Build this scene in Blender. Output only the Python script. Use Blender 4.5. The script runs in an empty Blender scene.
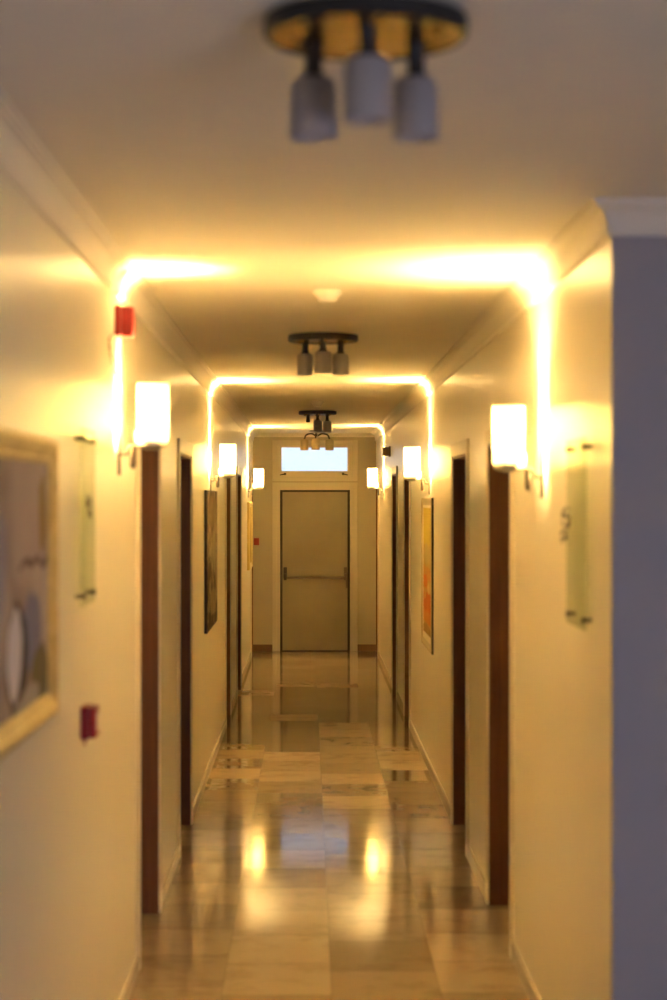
import bpy, bmesh, math, random
from mathutils import Vector, Matrix
random.seed(7)
PI = math.pi
col = bpy.context.scene.collection
H = 1.89            # camera height
F = 1900.0          # focal length in pixels
CH = H + 0.835      # ceiling height
XL, XR = -0.6875, 0.85
YE = 23.75          # end wall
YC = 5.3            # corner where the corridor meets the lobby
YB = -1.6           # lobby back wall
XS = 3.6            # lobby side wall

# ------------------------------------------------------------------ helpers
def link(o):
    col.objects.link(o); return o

def tag(o, label=None, cat=None, group=None, kind=None):
    if label: o['label'] = label
    if cat: o['category'] = cat
    if group: o['group'] = group
    if kind: o['kind'] = kind
    return o

def thing(name, label, cat, loc=(0, 0, 0), rz=0.0, group=None):
    o = bpy.data.objects.new(name, None); link(o)
    o.empty_display_size = 0.1
    o.location = loc; o.rotation_euler = (0, 0, rz)
    return tag(o, label, cat, group)

def obj(name, bm, mat, parent=None, smooth=False, bevel=0.0):
    me = bpy.data.meshes.new(name)
    bmesh.ops.recalc_face_normals(bm, faces=bm.faces[:])
    bm.to_mesh(me); bm.free()
    if smooth:
        for p in me.polygons: p.use_smooth = True
    me.materials.append(mat)
    o = bpy.data.objects.new(name, me); link(o)
    if parent is not None: o.parent = parent
    if bevel > 0:
        m = o.modifiers.new('bevel', 'BEVEL'); m.width = bevel; m.segments = 2
        m.limit_method = 'ANGLE'; m.angle_limit = math.radians(40)
    if smooth:
        m = o.modifiers.new('split', 'EDGE_SPLIT'); m.split_angle = math.radians(38)
    return o

def struct(name, bm, mat, parent=None, **k):
    o = obj(name, bm, mat, parent, **k)
    if parent is None: o['kind'] = 'structure'
    return o

def BM(): return bmesh.new()

def box(bm, x0, x1, y0, y1, z0, z1):
    v = [bm.verts.new((x, y, z)) for x in (x0, x1) for y in (y0, y1) for z in (z0, z1)]
    for f in ((0, 1, 3, 2), (4, 6, 7, 5), (0, 4, 5, 1), (2, 3, 7, 6), (0, 2, 6, 4), (1, 5, 7, 3)):
        bm.faces.new([v[i] for i in f])
    return bm

def lathe(bm, prof, seg=32, c=(0, 0, 0), axis='z', closed=False):
    """revolve (r, z) profile round an axis through c"""
    rings = []
    for r, z in prof:
        ring = []
        for k in range(seg):
            a = 2 * PI * k / seg
            p = (r * math.cos(a), r * math.sin(a), z)
            if axis == 'x': p = (p[2], p[0], p[1])
            if axis == 'y': p = (p[0], p[2], p[1])
            ring.append(bm.verts.new((p[0] + c[0], p[1] + c[1], p[2] + c[2])))
        rings.append(ring)
    n = len(rings)
    for i in range(n if closed else n - 1):
        A, B = rings[i], rings[(i + 1) % n]
        for k in range(seg):
            bm.faces.new((A[k], A[(k + 1) % seg], B[(k + 1) % seg], B[k]))
    if not closed:
        bm.faces.new(rings[0]); bm.faces.new(rings[-1])
    return bm

def tube(bm, pts, r, seg=10):
    pts = [Vector(p) for p in pts]
    rings = []
    for i, p in enumerate(pts):
        a = pts[max(i - 1, 0)]; b = pts[min(i + 1, len(pts) - 1)]
        t = (b - a).normalized()
        u = t.cross(Vector((0, 0, 1)))
        if u.length < 1e-3: u = t.cross(Vector((0, 1, 0)))
        u.normalize(); w = t.cross(u)
        rr = r[i] if isinstance(r, (list, tuple)) else r
        rings.append([bm.verts.new(p + rr * (math.cos(2 * PI * k / seg) * u + math.sin(2 * PI * k / seg) * w)) for k in range(seg)])
    for A, B in zip(rings, rings[1:]):
        for k in range(seg):
            bm.faces.new((A[k], A[(k + 1) % seg], B[(k + 1) % seg], B[k]))
    bm.faces.new(rings[0]); bm.faces.new(rings[-1])
    return bm

def smoothpts(pts, n=6):
    """Catmull-Rom through pts"""
    P = [Vector(p) for p in pts]; P = [2 * P[0] - P[1]] + P + [2 * P[-1] - P[-2]]
    out = []
    for i in range(1, len(P) - 2):
        for k in range(n):
            t = k / n
            out.append(0.5 * ((2 * P[i]) + (P[i + 1] - P[i - 1]) * t + (2 * P[i - 1] - 5 * P[i] + 4 * P[i + 1] - P[i + 2]) * t * t
                              + (3 * P[i] - P[i - 1] - 3 * P[i + 1] + P[i + 2]) * t ** 3))
    out.append(P[-2]); return out

def copy_tree(o, parent=None):
    c = o.copy(); link(c)
    if parent is not None: c.parent = parent
    for ch in list(o.children): copy_tree(ch, c)
    return c

# ------------------------------------------------------------------ materials
class N:
    def __init__(s, name):
        s.m = bpy.data.materials.new(name); s.m.use_nodes = True
        s.t = s.m.node_tree; s.t.nodes.clear()
        s.out = s.n('ShaderNodeOutputMaterial')
    def n(s, typ, **k):
        nd = s.t.nodes.new(typ)
        for a, v in k.items(): setattr(nd, a, v)
        return nd
    def put(s, sock, v):
        if v is None: return
        if isinstance(v, bpy.types.NodeSocket): s.t.links.new(v, sock)
        else:
            if isinstance(v, (tuple, list)) and sock.type == 'RGBA' and len(v) == 3: v = (*v, 1)
            sock.default_value = v
    def math(s, op, a, b=0.0, c=None):
        nd = s.n('ShaderNodeMath', operation=op)
        s.put(nd.inputs[0], a); s.put(nd.inputs[1], b)
        if c is not None: s.put(nd.inputs[2], c)
        return nd.outputs[0]
    def mix(s, f, a, b, mode='MIX'):
        nd = s.n('ShaderNodeMix', data_type='RGBA', blend_type=mode)
        s.put(nd.inputs[0], f); s.put(nd.inputs[6], a); s.put(nd.inputs[7], b)
        return nd.outputs[2]
    def noise(s, vec, scale, detail=3, rough=0.5):
        nd = s.n('ShaderNodeTexNoise'); s.put(nd.inputs['Vector'], vec)
        nd.inputs['Scale'].default_value = scale; nd.inputs['Detail'].default_value = detail
        nd.inputs['Roughness'].default_value = rough
        return nd.outputs['Fac']
    def ramp(s, f, *stops):
        nd = s.n('ShaderNodeValToRGB'); s.put(nd.inputs[0], f)
        e = nd.color_ramp.elements
        while len(e) < len(stops): e.new(0.5)
        for k, (p, c) in enumerate(stops):
            e[k].position = p; e[k].color = (*c, 1) if len(c) == 3 else c
        return nd.outputs[0]
    def coord(s): return s.n('ShaderNodeTexCoord').outputs['Object']
    def mapping(s, vec, scale=(1, 1, 1), loc=(0, 0, 0)):
        nd = s.n('ShaderNodeMapping'); s.put(nd.inputs[0], vec)
        nd.inputs['Scale'].default_value = scale; nd.inputs['Location'].default_value = loc
        return nd.outputs[0]
    def bump(s, h, strength, dist=0.01):
        nd = s.n('ShaderNodeBump'); s.put(nd.inputs['Height'], h)
        nd.inputs['Strength'].default_value = strength; nd.inputs['Distance'].default_value = dist
        return nd.outputs[0]
    def bsdf(s, color, rough=0.5, metal=0.0, normal=None, spec=0.5, **k):
        b = s.n('ShaderNodeBsdfPrincipled')
        s.put(b.inputs['Base Color'], color); s.put(b.inputs['Roughness'], rough); s.put(b.inputs['Metallic'], metal)
        s.put(b.inputs['Specular IOR Level'], spec)
        if normal is not None: s.put(b.inputs['Normal'], normal)
        for a, v in k.items(): s.put(b.inputs[a], v)
        return b.outputs[0]
    def done(s, sh):
        s.t.links.new(sh, s.out.inputs['Surface']); return s.m

def paint(name, c, rough=0.6, amt=0.05, bump=0.08, scale=3.0, spec=0.4):
    g = N(name); v = g.coord()
    n1 = g.noise(v, scale, 4); n2 = g.noise(v, 220, 2)
    d = tuple(x * (1 - amt) for x in c); l = tuple(min(1, x * (1 + amt)) for x in c)
    return g.done(g.bsdf(g.mix(n1, d, l), rough, normal=g.bump(n2, bump, 0.002), spec=spec))

def metal(name, c, rough=0.25, amt=0.1):
    g = N(name); v = g.coord(); n1 = g.noise(v, 60, 3)
    return g.done(g.bsdf(g.mix(n1, tuple(x * (1 - amt) for x in c), c), rough, 1.0))

def wood(name, dark, light, rough=0.45, axis=2):
    g = N(name); v = g.coord()
    sc = [18, 18, 18]; sc[axis] = 0.8
    n1 = g.noise(g.mapping(v, tuple(sc)), 2.2, 5, 0.6)
    n2 = g.noise(v, 1.3, 2)
    c = g.ramp(n1, (0.25, dark), (0.75, light))
    c = g.mix(g.math('MULTIPLY', n2, 0.35), c, dark)
    return g.done(g.bsdf(c, rough, normal=g.bump(n1, 0.08, 0.003), spec=0.35))

M = {}
M['bracket'] = metal('dark bronze bracket', (0.15, 0.12, 0.09), 0.4)
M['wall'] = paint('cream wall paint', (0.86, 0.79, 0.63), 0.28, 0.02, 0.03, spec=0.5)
M['lobby'] = paint('dimmed lobby wall paint', (0.36, 0.35, 0.39), 0.6, 0.03)  # albedo lowered in place of weaker daylight on the lobby wall
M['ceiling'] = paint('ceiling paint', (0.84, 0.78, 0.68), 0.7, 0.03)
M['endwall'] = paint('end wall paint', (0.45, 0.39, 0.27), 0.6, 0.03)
M['cornice'] = paint('cornice plaster', (0.82, 0.76, 0.66), 0.6, 0.02)
M['casing'] = paint('cream gloss casing', (0.74, 0.66, 0.50), 0.35, 0.04, 0.03)
M['skirt'] = paint('cream marble skirting', (0.74, 0.66, 0.52), 0.25, 0.12, 0.02, 14)
M['skirt_dark'] = paint('brown marble skirting', (0.15, 0.085, 0.04), 0.5, 0.2, 0.02, 14)
M['wood'] = wood('red brown door wood', (0.105, 0.038, 0.014), (0.20, 0.082, 0.032))
M['leaf'] = wood('dark door wood', (0.085, 0.03, 0.012), (0.15, 0.058, 0.024))
M['firedoor'] = paint('worn beige door paint', (0.30, 0.255, 0.16), 0.4, 0.2, 0.04, 2.0)
M['gasket'] = paint('dark door gasket', (0.035, 0.025, 0.015), 0.6, 0.1)
M['frame_beige'] = paint('beige frame paint', (0.58, 0.51, 0.37), 0.4, 0.06, 0.03)
M['nickel'] = metal('brushed nickel', (0.55, 0.50, 0.44), 0.28)
M['steel'] = metal('dull steel', (0.19, 0.155, 0.11), 0.4)
M['brass'] = metal('aged brass', (0.55, 0.36, 0.11), 0.25, 0.35)
M['black'] = paint('black bronze enamel', (0.022, 0.019, 0.018), 0.45, 0.2)
M['darkbrown'] = paint('dark brown enamel', (0.045, 0.03, 0.018), 0.4, 0.2)
M['red'] = paint('red plastic', (0.30, 0.03, 0.025), 0.35, 0.08, 0.02)
M['reddark'] = paint('dark red plastic', (0.24, 0.012, 0.02), 0.35, 0.08, 0.02)
M['redlens'] = paint('red lens', (0.50, 0.06, 0.04), 0.2, 0.08, 0.0)
M['white'] = paint('white plastic', (0.80, 0.76, 0.68), 0.4, 0.03, 0.02)
M['brownbox'] = paint('brown plastic box', (0.20, 0.13, 0.06), 0.45, 0.1)
M['gold'] = None
g = N('gold leaf frame'); v = g.coord(); n1 = g.noise(v, 22, 4)
M['gold'] = g.done(g.bsdf(g.ramp(n1, (0.3, (0.66, 0.45, 0.13)), (0.7, (0.84, 0.63, 0.24))), 0.42, 0.15, normal=g.bump(n1, 0.2, 0.004)))
M['goldpale'] = paint('pale gilt moulding', (0.66, 0.52, 0.20), 0.4, 0.12)
M['pframe'] = paint('dull gilt picture frame', (0.46, 0.36, 0.18), 0.45, 0.08)
M['mat'] = paint('cream picture mount', (0.74, 0.66, 0.46), 0.6, 0.05)
M['blackedge'] = paint('black canvas edge and frame shadow', (0.03, 0.02, 0.015), 0.6, 0.1)  # canvas sides, and the shadow line modelled beside the right picture's frame

# floor: polished marble slabs, each with its own tone and a hair of lippage
def floor_mat():
    g = N('polished beige marble floor'); v = g.coord()
    sep = g.n('ShaderNodeSeparateXYZ'); g.put(sep.inputs[0], v)
    x, y = sep.outputs[0], sep.outputs[1]
    RH, TW = 0.42, 0.50
    row = g.math('FLOOR', g.math('DIVIDE', g.math('SUBTRACT', x, 0.09), RH))      # courses run down the corridor
    wr = g.n('ShaderNodeTexWhiteNoise', noise_dimensions='1D'); g.put(wr.inputs['W'], row)
    u = g.math('ADD', g.math('DIVIDE', y, TW), g.math('MULTIPLY', wr.outputs['Value'], 3.0))
    ci = g.math('FLOOR', u)
    cb = g.n('ShaderNodeCombineXYZ'); g.put(cb.inputs[0], ci); g.put(cb.inputs[1], row)
    wn = g.n('ShaderNodeTexWhiteNoise', noise_dimensions='2D'); g.put(wn.inputs['Vector'], cb.outputs[0])
    rnd = wn.outputs['Value']
    tone = g.ramp(rnd, (0.0, (0.29, 0.22, 0.14)), (0.35, (0.36, 0.28, 0.185)), (0.7, (0.42, 0.33, 0.22)), (1.0, (0.56, 0.45, 0.31)))
    # veins run along the slab, shifted from one slab to the next
    sh = g.n('ShaderNodeVectorMath', operation='MULTIPLY_ADD')
    g.put(sh.inputs[0], wn.outputs['Color']); sh.inputs[1].default_value = (9, 9, 9); g.put(sh.inputs[2], v)
    vn = g.noise(g.mapping(sh.outputs[0], (3.5, 4, 1)), 1.5, 6, 0.62)
    vein = g.ramp(vn, (0.34, (0.74, 0.71, 0.66)), (0.5, (1, 1, 1)), (0.66, (1.0, 0.98, 0.94)), (0.78, (0.88, 0.84, 0.78)))
    c = g.mix(0.8, tone, vein, 'MULTIPLY')
    # joints
    fu = g.math('FRACT', u); fv = g.math('FRACT', g.math('DIVIDE', g.math('SUBTRACT', x, 0.09), RH))
    eu = g.math('MINIMUM', fu, g.math('SUBTRACT', 1.0, fu)); ev = g.math('MINIMUM', fv, g.math('SUBTRACT', 1.0, fv))
    j = g.math('MAXIMUM', g.math('LESS_THAN', eu, 0.007), g.math('LESS_THAN', ev, 0.003))
    c = g.mix(g.math('MULTIPLY', j, 0.6), c, (0.10, 0.07, 0.04))
    # lippage: tilt the normal of each slab a touch
    sc = g.n('ShaderNodeSeparateColor'); g.put(sc.inputs[0], wn.outputs['Color'])
    nz = g.noise(v, 5.0, 2)
    nx = g.math('MULTIPLY', g.math('SUBTRACT', sc.outputs[0], 0.5), 0.004)
    ny = g.math('ADD', g.math('MULTIPLY', g.math('SUBTRACT', sc.outputs[1], 0.5), 0.0055), g.math('MULTIPLY', g.math('SUBTRACT', nz, 0.5), 0.004))
    nn = g.n('ShaderNodeCombineXYZ'); g.put(nn.inputs[0], nx); g.put(nn.inputs[1], ny); nn.inputs[2].default_value = 1
    nv = g.n('ShaderNodeVectorMath', operation='NORMALIZE'); g.put(nv.inputs[0], nn.outputs[0])
    r = g.math('ADD', g.math('MULTIPLY', vn, 0.06), g.math('ADD', 0.06, g.math('MULTIPLY', j, 0.05)))
    return g.done(g.bsdf(c, r, normal=nv.outputs[0], spec=0.3))
M['floor'] = floor_mat()

def translucent(name, tcol, dcol, f, gloss=0.04):
    g = N(name); v = g.coord(); n1 = g.noise(v, 30, 2)
    t = g.n('ShaderNodeBsdfTranslucent'); g.put(t.inputs[0], g.mix(n1, tuple(x * 0.95 for x in tcol), tcol))
    d = g.n('ShaderNodeBsdfDiffuse'); g.put(d.inputs[0], dcol)
    m = g.n('ShaderNodeMixShader'); g.put(m.inputs[0], f); g.put(m.inputs[1], d.outputs[0]); g.put(m.inputs[2], t.outputs[0])
    gl = g.n('ShaderNodeBsdfGlossy'); gl.inputs['Roughness'].default_value = 0.3
    m2 = g.n('ShaderNodeMixShader'); g.put(m2.inputs[0], gloss); g.put(m2.inputs[1], m.outputs[0]); g.put(m2.inputs[2], gl.outputs[0])
    return g.done(m2.outputs[0])
M['shade'] = translucent('cream opal glass shade', (0.74, 0.68, 0.52), (0.80, 0.75, 0.62), 0.5)
M['frost'] = translucent('grey frosted glass shade', (0.75, 0.70, 0.70), (0.56, 0.53, 0.54), 0.5, 0.05)
M['frostwarm'] = translucent('amber frosted glass shade', (0.55, 0.45, 0.26), (0.5, 0.4, 0.24), 0.5, 0.06)

def glass_sheet(name, tint, cover, dcol, gloss=0.1):
    g = N(name)
    tr = g.n('ShaderNodeBsdfTransparent'); g.put(tr.inputs[0], tint)
    d = g.n('ShaderNodeBsdfTranslucent'); g.put(d.inputs[0], dcol)
    d2 = g.n('ShaderNodeBsdfDiffuse'); g.put(d2.inputs[0], dcol)
    a = g.n('ShaderNodeAddShader'); g.put(a.inputs[0], d.outputs[0]); g.put(a.inputs[1], d2.outputs[0])
    v = g.coord(); n1 = g.noise(v, 40, 3)
    m = g.n('ShaderNodeMixShader'); g.put(m.inputs[0], g.math('ADD', cover - 0.03, g.math('MULTIPLY', n1, 0.06)))
    g.put(m.inputs[1], tr.outputs[0]); g.put(m.inputs[2], a.outputs[0])
    gl = g.n('ShaderNodeBsdfGlossy'); gl.inputs['Roughness'].default_value = 0.04
    m2 = g.n('ShaderNodeMixShader'); g.put(m2.inputs[0], gloss); g.put(m2.inputs[1], m.outputs[0]); g.put(m2.inputs[2], gl.outputs[0])
    return g.done(m2.outputs[0])
M['glass'] = glass_sheet('greenish sign glass', (0.92, 0.955, 0.88), 0.14, (0.40, 0.42, 0.30), 0.05)
M['pane'] = glass_sheet('pale frosted window glass', (0.96, 0.98, 1.0), 0.06, (0.5, 0.5, 0.5), 0.0)

def art(name, base, warp, shapes):
    """abstract painting: soft patches of colour laid over a mottled ground (object y/z coordinates)"""
    g = N(name); v = g.coord()
    n1 = g.noise(v, warp, 5, 0.6)
    c = g.ramp(n1, *base)
    sep = g.n('ShaderNodeSeparateXYZ'); g.put(sep.inputs[0], v)
    w = g.math('MULTIPLY', g.math('SUBTRACT', g.noise(v, 9, 3), 0.5), 0.08)
    for (cy, cz, ry, rz, sharp, cc, op) in shapes:
        dy = g.math('DIVIDE', g.math('SUBTRACT', g.math('ADD', sep.outputs[1], w), cy), ry)
        dz = g.math('DIVIDE', g.math('SUBTRACT', g.math('ADD', sep.outputs[2], w), cz), rz)
        p = 4.0 if sharp else 2.0
        d = g.math('ADD', g.math('POWER', g.math('ABSOLUTE', dy), p), g.math('POWER', g.math('ABSOLUTE', dz), p))
        mr = g.n('ShaderNodeMapRange'); g.put(mr.inputs[0], d)
        mr.inputs[1].default_value = 0.75; mr.inputs[2].default_value = 1.15; mr.inputs[3].default_value = op; mr.inputs[4].default_value = 0.0
        c = g.mix(mr.outputs[0], c, cc)
    return g.done(g.bsdf(c, 0.8, normal=g.bump(n1, 0.15, 0.002), spec=0.08))

# ------------------------------------------------------------------ setting
b = BM(); box(b, XL - 0.3, XS + 0.2, YB - 0.2, YE + 0.3, -0.1, 0.0); struct('floor', b, M['floor'])
b = BM(); box(b, XL - 0.3, XS + 0.2, YB - 0.2, YE + 0.3, CH, CH + 0.12); struct('ceiling', b, M['ceiling'])

WT = 0.22           # wall thickness
DH = H + 0.255      # head of the side doors
left_doors = [(7.68, 8.71), (10.06, 11.07), (15.75, 16.72), (18.25, 19.30), (22.85, 23.66)]
right_doors = [(7.88, 8.87), (10.08, 11.06), (15.75, 16.62), (18.05, 19.00), (22.85, 23.66)]

def side_wall(name, xf, sgn, y0, y1, doors):
    """sgn = direction of the wall body away from the corridor"""
    a, c = sorted((xf, xf + sgn * WT))
    b = BM(); y = y0
    for (d0, d1) in doors:
        box(b, a, c, y, d0, 0, CH); box(b, a, c, d0, d1, DH, CH); y = d1
    box(b, a, c, y, y1, 0, CH)
    bmesh.ops.remove_doubles(b, verts=b.verts[:], dist=1e-5)
    return struct(name, b, M['wall'])
side_wall('wall_left', XL, -1, YB, YE, left_doors)
side_wall('wall_right', XR, 1, YC + 0.012, YE, right_doors)
b = BM(); box(b, XR, XS, YC, YC + 0.012, 0, CH); box(b, XR + WT, XS, YC + 0.012, YC + 0.2, 0, CH); struct('wall_lobby', b, M['lobby'])
b = BM(); box(b, XS, XS + 0.2, YB, YC + 0.2, 0, CH); struct('wall_lobby_side', b, M['lobby'])
b = BM(); box(b, XL - WT, XS + 0.2, YB - 0.2, YB, 0, CH); struct('wall_back', b, M['lobby'])

# end wall with door and transom openings
def px(x): return (x - 308) * YE / F
def pz(y): return H + (500 - y) * YE / F
EX0, EX1 = px(272.5), px(357.5)      # outer edges of the casing
DX0, DX1 = px(280), px(350)          # leaf opening
DT = pz(489.5)
WX0, WX1 = px(277), px(352)          # window opening
WZ0, WZ1 = pz(477), pz(444)
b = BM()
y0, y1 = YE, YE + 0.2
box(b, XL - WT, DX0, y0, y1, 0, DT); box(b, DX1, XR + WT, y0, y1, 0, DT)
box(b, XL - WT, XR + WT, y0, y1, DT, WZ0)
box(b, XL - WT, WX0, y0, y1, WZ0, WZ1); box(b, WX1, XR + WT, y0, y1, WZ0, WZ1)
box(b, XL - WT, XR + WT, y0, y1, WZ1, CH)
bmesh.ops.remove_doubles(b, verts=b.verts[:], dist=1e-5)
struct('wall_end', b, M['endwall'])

# cornices
prof = [(0, -0.098), (0.007, -0.098), (0.011, -0.09)]
for k in range(9):
    a = k / 8 * PI / 2
    prof.append((0.013 + 0.037 * (1 - math.cos(a)), -0.086 + 0.066 * math.sin(a)))
prof += [(0.052, -0.012), (0.062, -0.012), (0.062, 0.0), (0, 0)]
def sweep(b, rings):
    R = [[b.verts.new(p) for p in r] for r in rings]
    n = len(R[0])
    for A, B in zip(R, R[1:]):
        for k in range(n - 1): b.faces.new((A[k], A[k + 1], B[k + 1], B[k]))
    for e in (R[0], R[-1]): b.faces.new(e)
b = BM(); sweep(b, [[(XL + d, y, CH + z) for d, z in prof] for y in (YB, YE)]); struct('trim_1', b, M['cornice'])
b = BM(); sweep(b, [[(XR - d, YE, CH + z) for d, z in prof], [(XR - d, YC - d, CH + z) for d, z in prof], [(XS, YC - d, CH + z) for d, z in prof]])
struct('trim_2', b, M['cornice'])
b = BM(); sweep(b, [[(x, YE - d * 0.5, CH + z * 0.5) for d, z in prof] for x in (XL + 0.005, XR - 0.005)]); struct('trim_3', b, M['cornice'])

# baseboards
def base_side(name, xf, sgn, y0, y1, doors):
    b = BM(); y = y0
    a, c = sorted((xf, xf - sgn * 0.013))
    for d0, d1 in list(doors) + [(y1, None)]:
        e = d0 - (0.072 if d1 else 0)
        if e - y > 0.02: box(b, a, c, y, e, 0, 0.075)
        if d1: y = d1 + 0.072
    struct(name, b, M['skirt'], bevel=0.003)
base_side('baseboard_left', XL, -1, YB, 22.7, left_doors[:4])
base_side('baseboard_right', XR, 1, YC - 0.013, 22.7, right_doors[:4])
b = BM(); box(b, XR - 0.013, XS, YC - 0.013, YC, 0, 0.075); struct('baseboard_lobby', b, M['skirt'])
b = BM(); box(b, XL + 0.002, EX0, YE - 0.015, YE, 0, 0.085); box(b, EX1, XR - 0.002, YE - 0.015, YE, 0, 0.085)
struct('baseboard_end', b, M['skirt_dark'], bevel=0.003)

# ------------------------------------------------------------------ side doors
def lever_handle(parent, x, y, sgn, z):
    """plate and lever on a leaf whose face is at x; sgn = away from corridor; lever points towards -y"""
    b = BM(); a, c = sorted((x, x - sgn * 0.008)); box(b, a, c, y - 0.02, y + 0.02, z - 0.11, z + 0.07)
    h = obj('door_handle', b, M['nickel'], parent, bevel=0.003)
    b = BM(); tube(b, smoothpts([(x - sgn * 0.006, y, z), (x - sgn * 0.035, y, z), (x - sgn * 0.045, y + 0.03, z), (x - sgn * 0.045, y + 0.10, z - 0.004)]), 0.008)
    obj('lever', b, M['nickel'], h, smooth=True)

door_no = 0
def side_door(xf, sgn, d0, d1):
    global door_no
    door_no += 1
    root = bpy.data.objects.new('door_%d' % door_no, None); link(root); root['kind'] = 'structure'
    cw, cp = 0.07, 0.014
    last = d1 > 23
    # casing on the corridor face
    b = BM(); a, c = sorted((xf, xf - sgn * cp))
    box(b, a, c, d0 - cw, d0 + 0.004, 0, DH + cw)
    if not last: box(b, a, c, d1 - 0.004, d1 + cw, 0, DH + cw)
    box(b, a, c, d0 + 0.004, d1 - 0.004, DH - 0.004, DH + cw)
    obj('casing', b, M['casing'], root, bevel=0.004)
    # wooden lining of the reveal
    b = BM(); a, c = sorted((xf - sgn * 0.004, xf + sgn * 0.15)); t = 0.018
    box(b, a, c, d0 + 0.001, d0 + t, 0, DH - 0.001); box(b, a, c, d1 - t, d1 - 0.001, 0, DH - 0.001)
    box(b, a, c, d0 + t, d1 - t, DH - t, DH - 0.001)
    # stop strip
    s0, s1 = sorted((xf + sgn * 0.085, xf + sgn * 0.104))
    box(b, s0, s1, d0 + t, d0 + t + 0.012, 0, DH - t); box(b, s0, s1, d1 - t - 0.012, d1 - t, 0, DH - t)
    obj('jamb', b, M['wood'], root, bevel=0.002)
    b = BM(); a, c = sorted((xf + sgn * 0.105, xf + sgn * 0.148)); box(b, a, c, d0 + t + 0.002, d1 - t - 0.002, 0.006, DH - t - 0.002)
    leaf = obj('leaf', b, M['leaf'], root, bevel=0.003)
    lever_handle(leaf, xf + sgn * 0.105, d0 + 0.09, sgn, 1.02)
    return root
for d0, d1 in left_doors: side_door(XL, -1, d0, d1)
for d0, d1 in right_doors: side_door(XR, 1, d0, d1)

# ------------------------------------------------------------------ end door with panic bar
root = bpy.data.objects.new('door_11', None); link(root); root['kind'] = 'structure'
b = BM(); y = YE
def frame3(b, x0, x1, z1, w, ya, yb):
    box(b, x0, x0 + w, ya, yb, 0, z1); box(b, x1 - w, x1, ya, yb, 0, z1); box(b, x0 + w, x1 - w, ya, yb, z1 - w, z1)
frame3(b, EX0, EX1, pz(482.5), 0.05, y - 0.022, y)
frame3(b, EX0 + 0.05, EX1 - 0.05, pz(482.5) - 0.05, 0.044, y - 0.012, y)
obj('casing', b, M['frame_beige'], root, bevel=0.004)
b = BM(); frame3(b, DX0 + 0.001, DX1 - 0.001, DT - 0.001, 0.030, y - 0.004, y + 0.10)
obj('gasket', b, M['gasket'], root)
b = BM(); lx0, lx1 = DX0 + 0.030, DX1 - 0.030
box(b, lx0, lx1, y + 0.012, y + 0.06, 0.012, DT - 0.031)
leaf = obj('leaf', b, M['firedoor'], root, bevel=0.003)
b = BM(); box(b, lx0 - 0.02, lx1 + 0.02, y - 0.002, y + 0.08, 0, 0.012); obj('threshold', b, M['darkbrown'], root)
zb = pz(577.5)
fy = y + 0.012
b = BM(); tube(b, [(px(286), fy - 0.075, zb), (px(344), fy - 0.075, zb)], 0.015, 14)
bar = obj('panic_bar', b, M['steel'], leaf, smooth=True)
for xx in (285.3, 345.5):
    b = BM(); x = px(xx)
    box(b, x - 0.022, x + 0.022, fy - 0.035, fy, zb - 0.01, zb + 0.13)
    box(b, x - 0.018, x + 0.018, fy - 0.095, fy - 0.02, zb - 0.03, zb + 0.05)
    obj('bar_bracket', b, M['steel'] if xx > 300 else M['gasket'], leaf, bevel=0.006)
b = BM(); x = px(347)
box(b, x - 0.014, x + 0.014, fy - 0.010, fy, zb - 0.13, zb + 0.06)
obj('handle_plate', b, M['steel'], leaf, bevel=0.003)

# ------------------------------------------------------------------ transom window
root = bpy.data.objects.new('window_1', None); link(root); root['kind'] = 'structure'
GX0, GX1, GZ0, GZ1 = px(281.5), px(347.5), pz(471), pz(447.5)
def frame4(b, x0, x1, z0, z1, w0, w1, wb, wt, ya, yb):
    box(b, x0, x0 + w0, ya, yb, z0, z1); box(b, x1 - w1, x1, ya, yb, z0, z1)
    box(b, x0 + w0, x1 - w1, ya, yb, z0, z0 + wb); box(b, x0 + w0, x1 - w1, ya, yb, z1 - wt, z1)
b = BM(); frame4(b, px(272.5), px(357.5), pz(481), pz(440.5), 0.055, 0.065, 0.05, 0.045, y - 0.018, y)
obj('outer_frame', b, M['frame_beige'], root, bevel=0.004)
b = BM(); frame4(b, WX0, WX1, WZ0, WZ1, GX0 - WX0, WX1 - GX1, GZ0 - WZ0, WZ1 - GZ1, y - 0.010, y + 0.05)
obj('sash', b, M['frame_beige'], root, bevel=0.003)
b = BM(); box(b, GX0 - 0.004, GX1 + 0.004, y + 0.02, y + 0.026, GZ0 - 0.004, GZ1 + 0.004); obj('pane', b, M['pane'], root)
for s, xx in ((-1, 285), (1, 343)):
    b = BM(); x, z = px(xx), pz(474)
    lathe(b, [(0.012, 0.0), (0.016, 0.012), (0.016, 0.022), (0.006, 0.028)], 14, (x, y - 0.038, z), 'y')
    tube(b, [(x, y - 0.032, z), (x + s * 0.03, y - 0.034, z - 0.006), (x + s * 0.062, y - 0.032, z - 0.013)], [0.009, 0.008, 0.006])
    obj('window_catch', b, M['gasket'], root, smooth=True)

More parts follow.
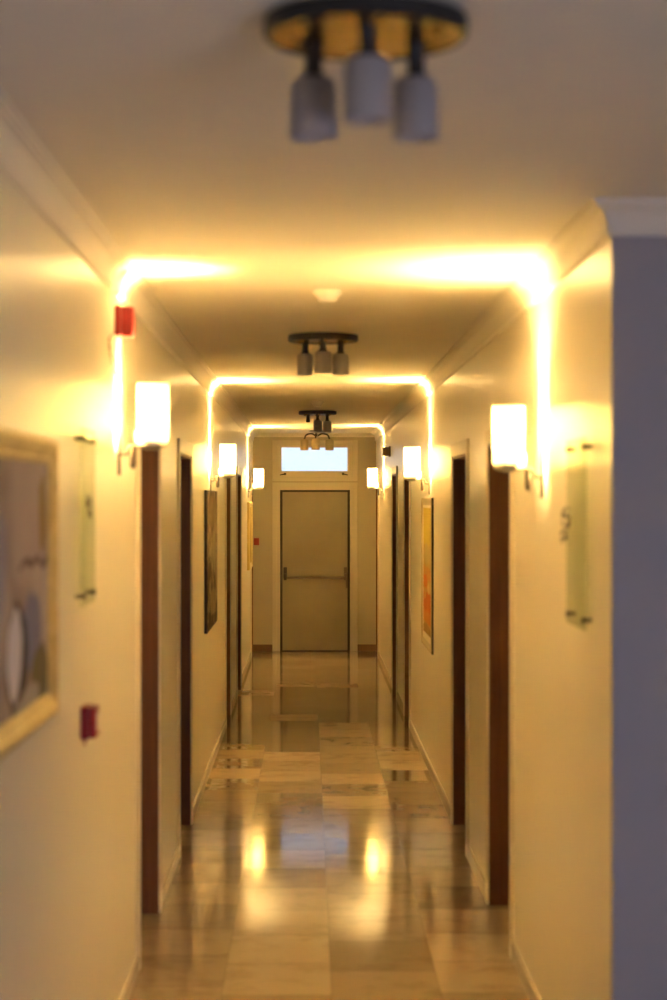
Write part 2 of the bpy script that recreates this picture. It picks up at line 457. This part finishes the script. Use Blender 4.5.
# ------------------------------------------------------------------ wall sconces
# local frame: wall contact at x=0, +x points into the corridor; origin at the height of the shade's middle
LIGHT_COL = (1.0, 0.725, 0.32)
def make_sconce():
    t = thing('wall_sconce', 'x', 'wall lamp', group='wall sconces along the corridor')
    b = BM(); box(b, 0, 0.011, -0.019, 0.019, -0.225, 0.05); obj('backplate', b, M['bracket'], t, bevel=0.003)
    b = BM(); tube(b, smoothpts([(0.008, 0, -0.15), (0.03, 0, -0.145), (0.045, 0, -0.122), (0.07, 0, -0.117), (0.115, 0, -0.117)]), 0.007)
    obj('arm', b, M['bracket'], t, smooth=True)
    b = BM(); lathe(b, [(0.004, -0.20), (0.009, -0.195), (0.012, -0.185), (0.012, -0.135), (0.009, -0.128), (0.009, -0.118)], 16, (0.055, 0, 0))
    obj('finial', b, M['bracket'], t, smooth=True)
    b = BM(); lathe(b, [(0.02, -0.132), (0.050, -0.122), (0.0565, -0.118), (0.0565, -0.102), (0.018, -0.100)], 32, (0.122, 0, 0))
    obj('shade_holder', b, M['nickel'], t, smooth=True)
    # opal glass, open at top and with a slot at the back towards the wall
    b = BM(); R = []; op = math.radians(36); n = 40
    for k in range(n + 1):
        a = -PI + op + (2 * PI - 2 * op) * k / n
        R.append([b.verts.new((0.122 + q * math.cos(a), q * math.sin(a), zz)) for q, zz in ((0.061, -0.065), (0.062, 0.105), (0.0585, 0.105), (0.0575, -0.065))])
    for A, B in zip(R, R[1:]):
        for k in range(4): b.faces.new((A[k], A[(k + 1) % 4], B[(k + 1) % 4], B[k]))
    b.faces.new(R[0]); b.faces.new(R[-1])
    lathe(b, [(0.0605, -0.102), (0.061, -0.065), (0.0575, -0.065), (0.057, -0.102)], 40, (0.122, 0, 0), closed=True)
    obj('lamp_shade', b, M['shade'], t, smooth=True)
    b = BM(); lathe(b, [(0.011, -0.106), (0.013, -0.06), (0.011, -0.058)], 16, (0.122, 0, 0)); obj('bulb_socket', b, M['white'], t, smooth=True)
    ld = bpy.data.lights.new('bulb_light', 'POINT'); ld.energy = 118; ld.color = LIGHT_COL; ld.shadow_soft_size = 0.034
    lo = bpy.data.objects.new('bulb_light', ld); link(lo); lo.parent = t; lo.location = (0.122, 0, 0.04)
    return t
sconce = make_sconce()
spots = [
    (0, 6.88, 0.314, -0.028, 'lit cylinder sconce on left wall below the red alarm box'),
    (1, 6.85, 0.232, 0.03, 'lit cylinder sconce on right wall nearest the grey lobby corner'),
    (0, 13.3, 0.285, 0.004, 'lit cylinder sconce on left wall above the dark unframed canvas'),
    (1, 13.2, 0.262, 0.004, 'lit cylinder sconce on right wall above the cream framed picture'),
    (0, 21.6, 0.25, 0.004, 'lit cylinder sconce on left wall above the small gilt picture'),
    (1, 21.3, 0.25, 0.004, 'lit cylinder sconce on right wall below the small brown box, by the end door'),
]
for i, (side, y, z, bz, lab) in enumerate(spots):
    o = sconce if i == 0 else copy_tree(sconce)
    o.location = (XR if side else XL, y, H + z); o.rotation_euler = (0, 0, PI if side else 0); o['label'] = lab
    for c_ in o.children:
        if c_.type == 'LIGHT': c_.location = (0.122, 0, bz)

# ------------------------------------------------------------------ ceiling lamps
# local origin on the ceiling; shades hang at 90 (near), 30 and 150 degrees
def make_ceiling_lamp(angles, bare=(), ring='brass'):
    t = thing('ceiling_lamp', 'x', 'ceiling lamp', group='three-shade ceiling lamps')
    b = BM(); lathe(b, [(0.150, 0.0), (0.176, -0.004), (0.178, -0.030), (0.172, -0.036), (0.166, -0.036), (0.166, -0.020), (0.02, -0.016)], 56)
    obj('ceiling_plate', b, M['black'], t, smooth=True)
    b = BM(); lathe(b, [(0.167, -0.034), (0.150, -0.029), (0.10, -0.024), (0.02, -0.021)], 56); u = obj('plate_underside', b, M[ring], t, smooth=True)
    for k in range(6):
        a = 2 * PI * (k + 0.5) / 6 + 0.1
        b = BM(); lathe(b, [(0.013, -0.026), (0.012, -0.038), (0.005, -0.045)], 14, (0.13 * math.cos(a), 0.13 * math.sin(a), 0)); obj('knob', b, M[ring], u, smooth=True)
    for k, a in enumerate(angles):
        x, y = 0.104 * math.cos(a), 0.104 * math.sin(a)
        b = BM(); lathe(b, [(0.018, -0.023), (0.018, -0.040), (0.015, -0.046), (0.015, -0.082), (0.019, -0.086), (0.019, -0.104), (0.008, -0.106)], 20, (x, y, 0))
        s = obj('lamp_holder', b, M['black'], t, smooth=True)
        if k in bare: continue
        b = BM(); lathe(b, [(0.0195, -0.092), (0.034, -0.095), (0.040, -0.106), (0.0405, -0.200), (0.0375, -0.200), (0.037, -0.108), (0.032, -0.099), (0.0195, -0.096)], 32, (x, y, 0), closed=True)
        obj('lamp_shade', b, M['frost'], s, smooth=True)
    return t
A3 = [math.radians(q) for q in (-90, 30, 150)]
o = make_ceiling_lamp(A3); o.location = (0.100, 3.29, CH)
o['label'] = 'nearest ceiling lamp with dark brass plate and three unlit grey shades'
o2 = copy_tree(o); o2.location = (0.076, 9.60, CH); o2.rotation_euler = (0, 0, 0)
o2['label'] = 'second ceiling lamp, all three shades on a dark plate, between the smoke detectors'
o3 = make_ceiling_lamp(A3, bare=(2,)); o3.location = (0.090, 17.8, CH)
o3['label'] = 'third ceiling lamp on a dark plate with its left shade missing'
t = thing('ceiling_lamp', 'farthest ceiling lamp with curved arms in front of the transom window', 'ceiling lamp', (0.105, 22.9, CH), 0, 'three-shade ceiling lamps')
b = BM(); lathe(b, [(0.085, 0), (0.09, -0.012), (0.06, -0.024), (0.018, -0.03), (0.016, -0.07), (0.022, -0.085), (0.006, -0.095)], 32); obj('ceiling_plate', b, M['nickel'], t, smooth=True)
for a in (math.radians(q) for q in (-95, 20, 155)):
    ca, sa = math.cos(a), math.sin(a)
    b = BM(); tube(b, [p for p in smoothpts([(0.015 * ca, 0.015 * sa, -0.06), (0.07 * ca, 0.07 * sa, -0.035), (0.14 * ca, 0.14 * sa, -0.05), (0.165 * ca, 0.165 * sa, -0.10)])], 0.010)
    ar = obj('lamp_arm', b, M['darkbrown'], t, smooth=True)
    x, y = 0.165 * ca, 0.165 * sa
    b = BM(); lathe(b, [(0.015, -0.098), (0.045, -0.108), (0.050, -0.120), (0.050, -0.235), (0.046, -0.235), (0.046, -0.122), (0.041, -0.112), (0.015, -0.102)], 28, (x, y, 0), closed=True)
    obj('lamp_shade', b, M['frostwarm'], ar, smooth=True)

# ------------------------------------------------------------------ smoke detectors
def detector(y, lab):
    t = thing('smoke_detector', lab, 'smoke detector', (0.077, y, CH), 0, 'ceiling smoke detectors')
    b = BM(); lathe(b, [(0.056, 0), (0.056, -0.012), (0.05, -0.018), (0.02, -0.018)], 32); obj('detector_base', b, M['white'], t, smooth=True)
    b = BM(); lathe(b, [(0.044, -0.018), (0.044, -0.026), (0.036, -0.030), (0.036, -0.040), (0.026, -0.046), (0.006, -0.048)], 32); obj('detector_head', b, M['white'], t, smooth=True)
detector(7.58, 'round white smoke detector on ceiling just before the second ceiling lamp')
detector(16.1, 'small round white smoke detector on ceiling just before the third ceiling lamp')

# ------------------------------------------------------------------ alarm devices
t = thing('alarm_sounder', 'red alarm sounder box high on left wall above the sconce', 'alarm', (XL, 6.80, H + 0.64))
b = BM(); box(b, 0, 0.022, -0.045, 0.045, -0.055, 0.055); obj('sounder_base', b, M['red'], t, bevel=0.005)
b = BM(); box(b, 0.022, 0.066, -0.042, 0.042, -0.050, 0.050); c_ = obj('sounder_cover', b, M['red'], t, bevel=0.008)
b = BM()
for k in range(3): box(b, 0.030 + 0.011 * k, 0.034 + 0.011 * k, -0.0435, -0.041, -0.035, 0.035)
obj('grille', b, M['reddark'], c_)
b = BM(); box(b, 0.026, 0.062, -0.036, 0.036, -0.058, -0.049); obj('lens', b, M['redlens'], c_, bevel=0.002)

t = thing('cable', 'thin dark twin cable looping from the red alarm down to the left sconce', 'cable', (XL, 6.7, H + 0.5))
def rel(p): return (p[0], p[1] - 6.7, p[2] - 0.5)
b = BM(); tube(b, smoothpts([rel(p) for p in ((0.006, 6.77, 0.585), (0.006, 6.62, 0.575), (0.006, 6.52, 0.545), (0.007, 6.60, 0.49), (0.006, 6.75, 0.45), (0.012, 6.86, 0.42), (0.008, 6.88, 0.365))]), 0.0032, 8)
obj('cable_strand', b, M['darkbrown'], t, smooth=True)
b = BM(); tube(b, smoothpts([rel(p) for p in ((0.006, 6.80, 0.585), (0.006, 6.74, 0.55), (0.006, 6.72, 0.51), (0.006, 6.80, 0.46), (0.010, 6.88, 0.42), (0.014, 6.90, 0.365))]), 0.0032, 8)
obj('cable_strand', b, M['darkbrown'], t, smooth=True)

t = thing('fire_call_point', 'dark red fire call point low on left wall beside the gold picture', 'call point', (XL - 0.001, 5.80, H - 0.675))
b = BM(); box(b, 0, 0.026, -0.05, 0.05, -0.05, 0.05); obj('back_box', b, M['reddark'], t, bevel=0.004)
b = BM(); box(b, 0.026, 0.048, -0.047, 0.047, -0.047, 0.047); fc = obj('front_cover', b, M['reddark'], t, bevel=0.006)
b = BM(); box(b, 0.048, 0.050, -0.028, 0.028, -0.026, 0.026); obj('glass_panel', b, M['white'], fc)
b = BM(); tube(b, [(0.012, -0.02, -0.05), (0.010, -0.02, -0.07)], 0.003); obj('test_key', b, M['reddark'], t)

t = thing('fire_call_point', 'tiny red fire call point on the end wall left of the door', 'call point', (px(257.5), YE + 0.001, pz(541.5)))
b = BM(); box(b, -0.045, 0.022, -0.03, 0, -0.045, 0.045); obj('back_box', b, M['red'], t, bevel=0.004)
b = BM(); box(b, -0.040, 0.018, -0.05, -0.03, -0.040, 0.040); obj('front_cover', b, M['red'], t, bevel=0.005)

t = thing('alarm_box', 'small brown box on right wall above the farthest sconce', 'alarm', (XR + 0.001, 19.6, H + 0.50))
b = BM(); box(b, -0.02, 0, -0.06, 0.06, -0.055, 0.055); obj('back_box', b, M['brownbox'], t, bevel=0.004)
b = BM(); box(b, -0.082, -0.02, -0.055, 0.055, -0.045, 0.045); obj('front_cover', b, M['brownbox'], t, bevel=0.008)

# ------------------------------------------------------------------ pictures
def picture_frame(t, y0, y1, z0, z1, w, dep, sgn, mat, name='picture_frame', lip=0.012):
    """moulded frame on a wall at local x=0; sgn = direction into the corridor"""
    pr = [(0, 0), (0, dep * 0.75), (w * 0.18, dep), (w * 0.42, dep * 0.92), (w * 0.75, dep * 0.62), (w * 0.86, dep * 0.66), (w, dep * 0.5), (w, 0)]
    cs = [(y0, z0, 1, 1), (y1, z0, -1, 1), (y1, z1, -1, -1), (y0, z1, 1, -1)]
    b = BM(); R = []
    for (cy, cz, sy, sz) in cs:
        R.append([b.verts.new((sgn * d, cy + sy * u, cz + sz * u)) for u, d in pr])
    n = len(pr)
    for i in range(4):
        A, B = R[i], R[(i + 1) % 4]
        for k in range(n): b.faces.new((A[k], A[(k + 1) % n], B[(k + 1) % n], B[k]))
    return obj(name, b, mat, t, bevel=0.0)

# large gold picture, left foreground
t = thing('framed_painting', 'large gold framed pale abstract painting on left wall in the foreground', 'picture', (XL, 4.3, H - 0.2), 0, 'pictures on the corridor walls')
y0, y1, z0, z1 = -0.62, 0.70, -0.36, 0.355
picture_frame(t, y0, y1, z0, z1, 0.062, 0.034, 1, M['gold'])
M['art_a'] = art('pale abstract painting', [(0.25, (0.22, 0.16, 0.13)), (0.5, (0.42, 0.32, 0.26)), (0.75, (0.58, 0.47, 0.40))], 3.0, [
    (0.30, 0.17, 0.26, 0.17, True, (0.50, 0.39, 0.33), 0.7),
    (0.54, 0.17, 0.05, 0.09, True, (0.36, 0.25, 0.06), 0.9),
    (0.45, 0.045, 0.30, 0.010, True, (0.16, 0.11, 0.09), 0.8),
    (0.50, -0.04, 0.14, 0.07, True, (0.55, 0.45, 0.38), 0.7),
    (0.36, -0.12, 0.16, 0.10, False, (0.21, 0.21, 0.30), 0.95),
    (0.12, -0.18, 0.17, 0.14, False, (0.05, 0.035, 0.03), 0.95),
    (0.08, -0.16, 0.11, 0.10, False, (0.72, 0.66, 0.68), 1.0),
    (0.50, -0.24, 0.16, 0.08, False, (0.17, 0.14, 0.06), 0.9),
    (0.28, -0.29, 0.20, 0.04, False, (0.42, 0.36, 0.30), 0.9),
    (-0.20, 0.05, 0.18, 0.14, False, (0.30, 0.27, 0.35), 0.8)])
b = BM(); box(b, 0.002, 0.012, y0 + 0.05, y1 - 0.05, z0 + 0.05, z1 - 0.05); obj('canvas', b, M['art_a'], t)

# dark canvas, left wall
t = thing('canvas_picture', 'tall dark unframed canvas on left wall past the second door', 'picture', (XL, 13.25, H - 0.41), 0, 'pictures on the corridor walls')
M['art_b'] = art('dark abstract painting', [(0.36, (0.03, 0.018, 0.012)), (0.48, (0.08, 0.055, 0.03)), (0.56, (0.28, 0.22, 0.14)), (0.66, (0.07, 0.045, 0.025))], 6.0, [
    (0.0, 0.33, 0.7, 0.12, False, (0.13, 0.09, 0.05), 0.7),
    (0.2, 0.05, 0.35, 0.16, False, (0.20, 0.17, 0.10), 0.6),
    (0.1, -0.30, 0.40, 0.10, False, (0.24, 0.17, 0.09), 0.7),
    (0.0, -0.44, 0.7, 0.05, True, (0.07, 0.045, 0.03), 0.7)])
b = BM(); box(b, 0.002, 0.019, -0.68, 0.70, -0.475, 0.475); obj('canvas_edge', b, M['blackedge'], t)
b = BM(); box(b, 0.019, 0.022, -0.678, 0.698, -0.473, 0.473); obj('canvas', b, M['art_b'], t)

# small gilt picture, left wall far
t = thing('framed_painting', 'small pale gilt framed picture on left wall near the end door', 'picture', (XL, 22.0, H - 0.41), 0, 'pictures on the corridor walls')
picture_frame(t, -0.55, 0.55, -0.385, 0.385, 0.06, 0.034, 1, M['goldpale'])
M['art_c'] = art('ochre painting', [(0.3, (0.36, 0.27, 0.09)), (0.7, (0.52, 0.42, 0.17))], 4.0, [(0, 0, 0.3, 0.2, False, (0.45, 0.38, 0.18), 0.6), (0.1, -0.2, 0.3, 0.08, False, (0.33, 0.24, 0.08), 0.6)])
b = BM(); box(b, 0.002, 0.014, -0.50, 0.50, -0.335, 0.335); obj('canvas', b, M['art_c'], t)

# cream framed picture, right wall
t = thing('framed_painting', 'tall cream framed picture with orange and yellow artwork on right wall', 'picture', (XR, 13.4, H - 0.52), 0, 'pictures on the corridor walls')
y0, y1, z0, z1 = -0.56, 0.56, -0.525, 0.535
picture_frame(t, y0, y1, z0, z1, 0.05, 0.019, -1, M['pframe'])
b = BM(); box(b, -0.015, -0.001, y0 - 0.006, y0 - 0.0005, z0 - 0.002, z1); obj('frame_shadow_line', b, M['blackedge'], t)  # black strip standing in for the shadow line at the frame's near side
b = BM(); box(b, -0.009, -0.001, y0 + 0.045, y1 - 0.045, z0 + 0.045, z1 - 0.045); obj('mount', b, M['mat'], t)
M['art_d'] = art('orange and yellow painting', [(0.3, (0.40, 0.27, 0.08)), (0.5, (0.50, 0.35, 0.10)), (0.7, (0.36, 0.18, 0.05))], 5.0, [
    (0.0, 0.34, 0.5, 0.14, True, (0.55, 0.42, 0.07), 0.85),
    (0.0, 0.14, 0.4, 0.07, False, (0.45, 0.36, 0.14), 0.7),
    (0.0, 0.0, 0.6, 0.05, True, (0.55, 0.20, 0.04), 0.6), (0.15, -0.06, 0.25, 0.05, False, (0.60, 0.13, 0.02), 0.7), (-0.2, -0.10, 0.12, 0.03, False, (0.62, 0.42, 0.14), 0.7),
    (-0.05, -0.20, 0.6, 0.07, True, (0.46, 0.10, 0.015), 0.8), (0.2, -0.16, 0.1, 0.03, False, (0.60, 0.36, 0.10), 0.6),
    (0.1, -0.30, 0.6, 0.05, True, (0.50, 0.17, 0.03), 0.75),
    (0.0, -0.41, 0.5, 0.06, False, (0.25, 0.16, 0.05), 0.7)])
b = BM(); box(b, -0.012, -0.008, y0 + 0.17, y1 - 0.17, z0 + 0.10, z1 - 0.07); obj('artwork', b, M['art_d'], t)

# ------------------------------------------------------------------ glass wall signs on stand-offs, with a scroll ornament
def glass_sign(lab, xw, sgn, y0, y1, z0, z1, orn_y, orn_z, k_):
    yc, zc = (y0 + y1) / 2, (z0 + z1) / 2
    t = thing('glass_sign', lab, 'sign', (xw, yc, H + zc), 0, 'glass wall signs')
    hy, hz = (y1 - y0) / 2, (z1 - z0) / 2
    a, c = sorted((sgn * 0.018, sgn * 0.026))
    b = BM(); box(b, a, c, -hy, hy, -hz, hz); obj('glass_panel', b, M['glass'], t, bevel=0.0015)
    for sy in (-1, 1):
        for sz in (-1, 1):
            b = BM(); prof_ = [(0.007, 0.0), (0.007, 0.018), (0.010, 0.0185), (0.010, 0.029), (0.007, 0.031)]
            lathe(b, [(r, sgn * q) for r, q in prof_], 16, (0, sy * (hy - 0.025), sz * (hz - 0.03)), 'x'); obj('standoff', b, M['steel'], t, smooth=True)
    x = sgn * 0.032
    oy, oz = orn_y - yc, orn_z - zc
    b = BM(); pts = []
    for k in range(16):
        q = k / 15; r = 0.012 + 0.028 * q; a = PI * 0.3 + q * 2.4 * PI
        pts.append((x, oy + 3.2 * k_ * r * math.cos(a), oz + k_ * r * math.sin(a)))
    tube(b, pts, [0.006 - 0.003 * k / 15 for k in range(16)], 8)
    obj('scroll_ornament', b, M['darkbrown'], t, smooth=True)
    b = BM(); pts = []
    for k in range(12):
        q = k / 11; r = 0.008 + 0.02 * q; a = -PI * 0.4 - q * 1.9 * PI
        pts.append((x, oy + k_ * (0.06 + 3.0 * r * math.cos(a)), oz + k_ * (-0.055 + r * math.sin(a))))
    tube(b, pts, [0.005 - 0.0025 * k / 11 for k in range(12)], 8)
    obj('scroll_ornament', b, M['darkbrown'], t, smooth=True)
glass_sign('greenish glass sign on left wall between gold picture and sconce', XL, 1, 5.60, 5.92, -0.315, 0.212, 5.68, -0.01, 0.6)
glass_sign('greenish glass sign on right wall near the grey lobby corner', XR, -1, 5.66, 6.05, -0.39, 0.19, 6.0, -0.06, 1.0)

# ------------------------------------------------------------------ light and camera
w = bpy.data.worlds.new('sky'); bpy.context.scene.world = w; w.use_nodes = True
bg = w.node_tree.nodes['Background']; bg.inputs[0].default_value = (0.72, 0.83, 1.0, 1); bg.inputs[1].default_value = 1.35

def area(name, loc, target, sx, sy, e, c):
    ld = bpy.data.lights.new(name, 'AREA'); ld.shape = 'RECTANGLE'; ld.size = sx; ld.size_y = sy; ld.energy = e; ld.color = c
    o = bpy.data.objects.new(name, ld); link(o); o.location = loc
    o.rotation_euler = (Vector(target) - Vector(loc)).to_track_quat('-Z', 'Y').to_euler()
area('lobby_daylight', (2.7, -1.0, 1.1), (-0.4, 4.2, 0.8), 1.6, 1.6, 70, (0.68, 0.74, 1.0))

cd = bpy.data.cameras.new('camera'); cam = bpy.data.objects.new('camera', cd); link(cam)
cam.location = (0, 0, H); cam.rotation_euler = (PI / 2, 0, -math.atan(25.5 / F))
cd.sensor_fit = 'VERTICAL'; cd.sensor_height = 36; cd.lens = 36 * F / 1000
cd.clip_start = 0.05
cd.dof.use_dof = True; cd.dof.focus_distance = 21.0; cd.dof.aperture_fstop = 2.5
sc = bpy.context.scene; sc.camera = cam
sc.view_settings.view_transform = 'Standard'; sc.view_settings.look = 'None'
sc.view_settings.exposure = 0.0
cy = sc.cycles
cy.use_denoising = True; cy.max_bounces = 10; cy.diffuse_bounces = 6; cy.glossy_bounces = 4; cy.transmission_bounces = 6; cy.transparent_max_bounces = 8
cy.sample_clamp_indirect = 60.0; cy.caustics_reflective = False; cy.caustics_refractive = False
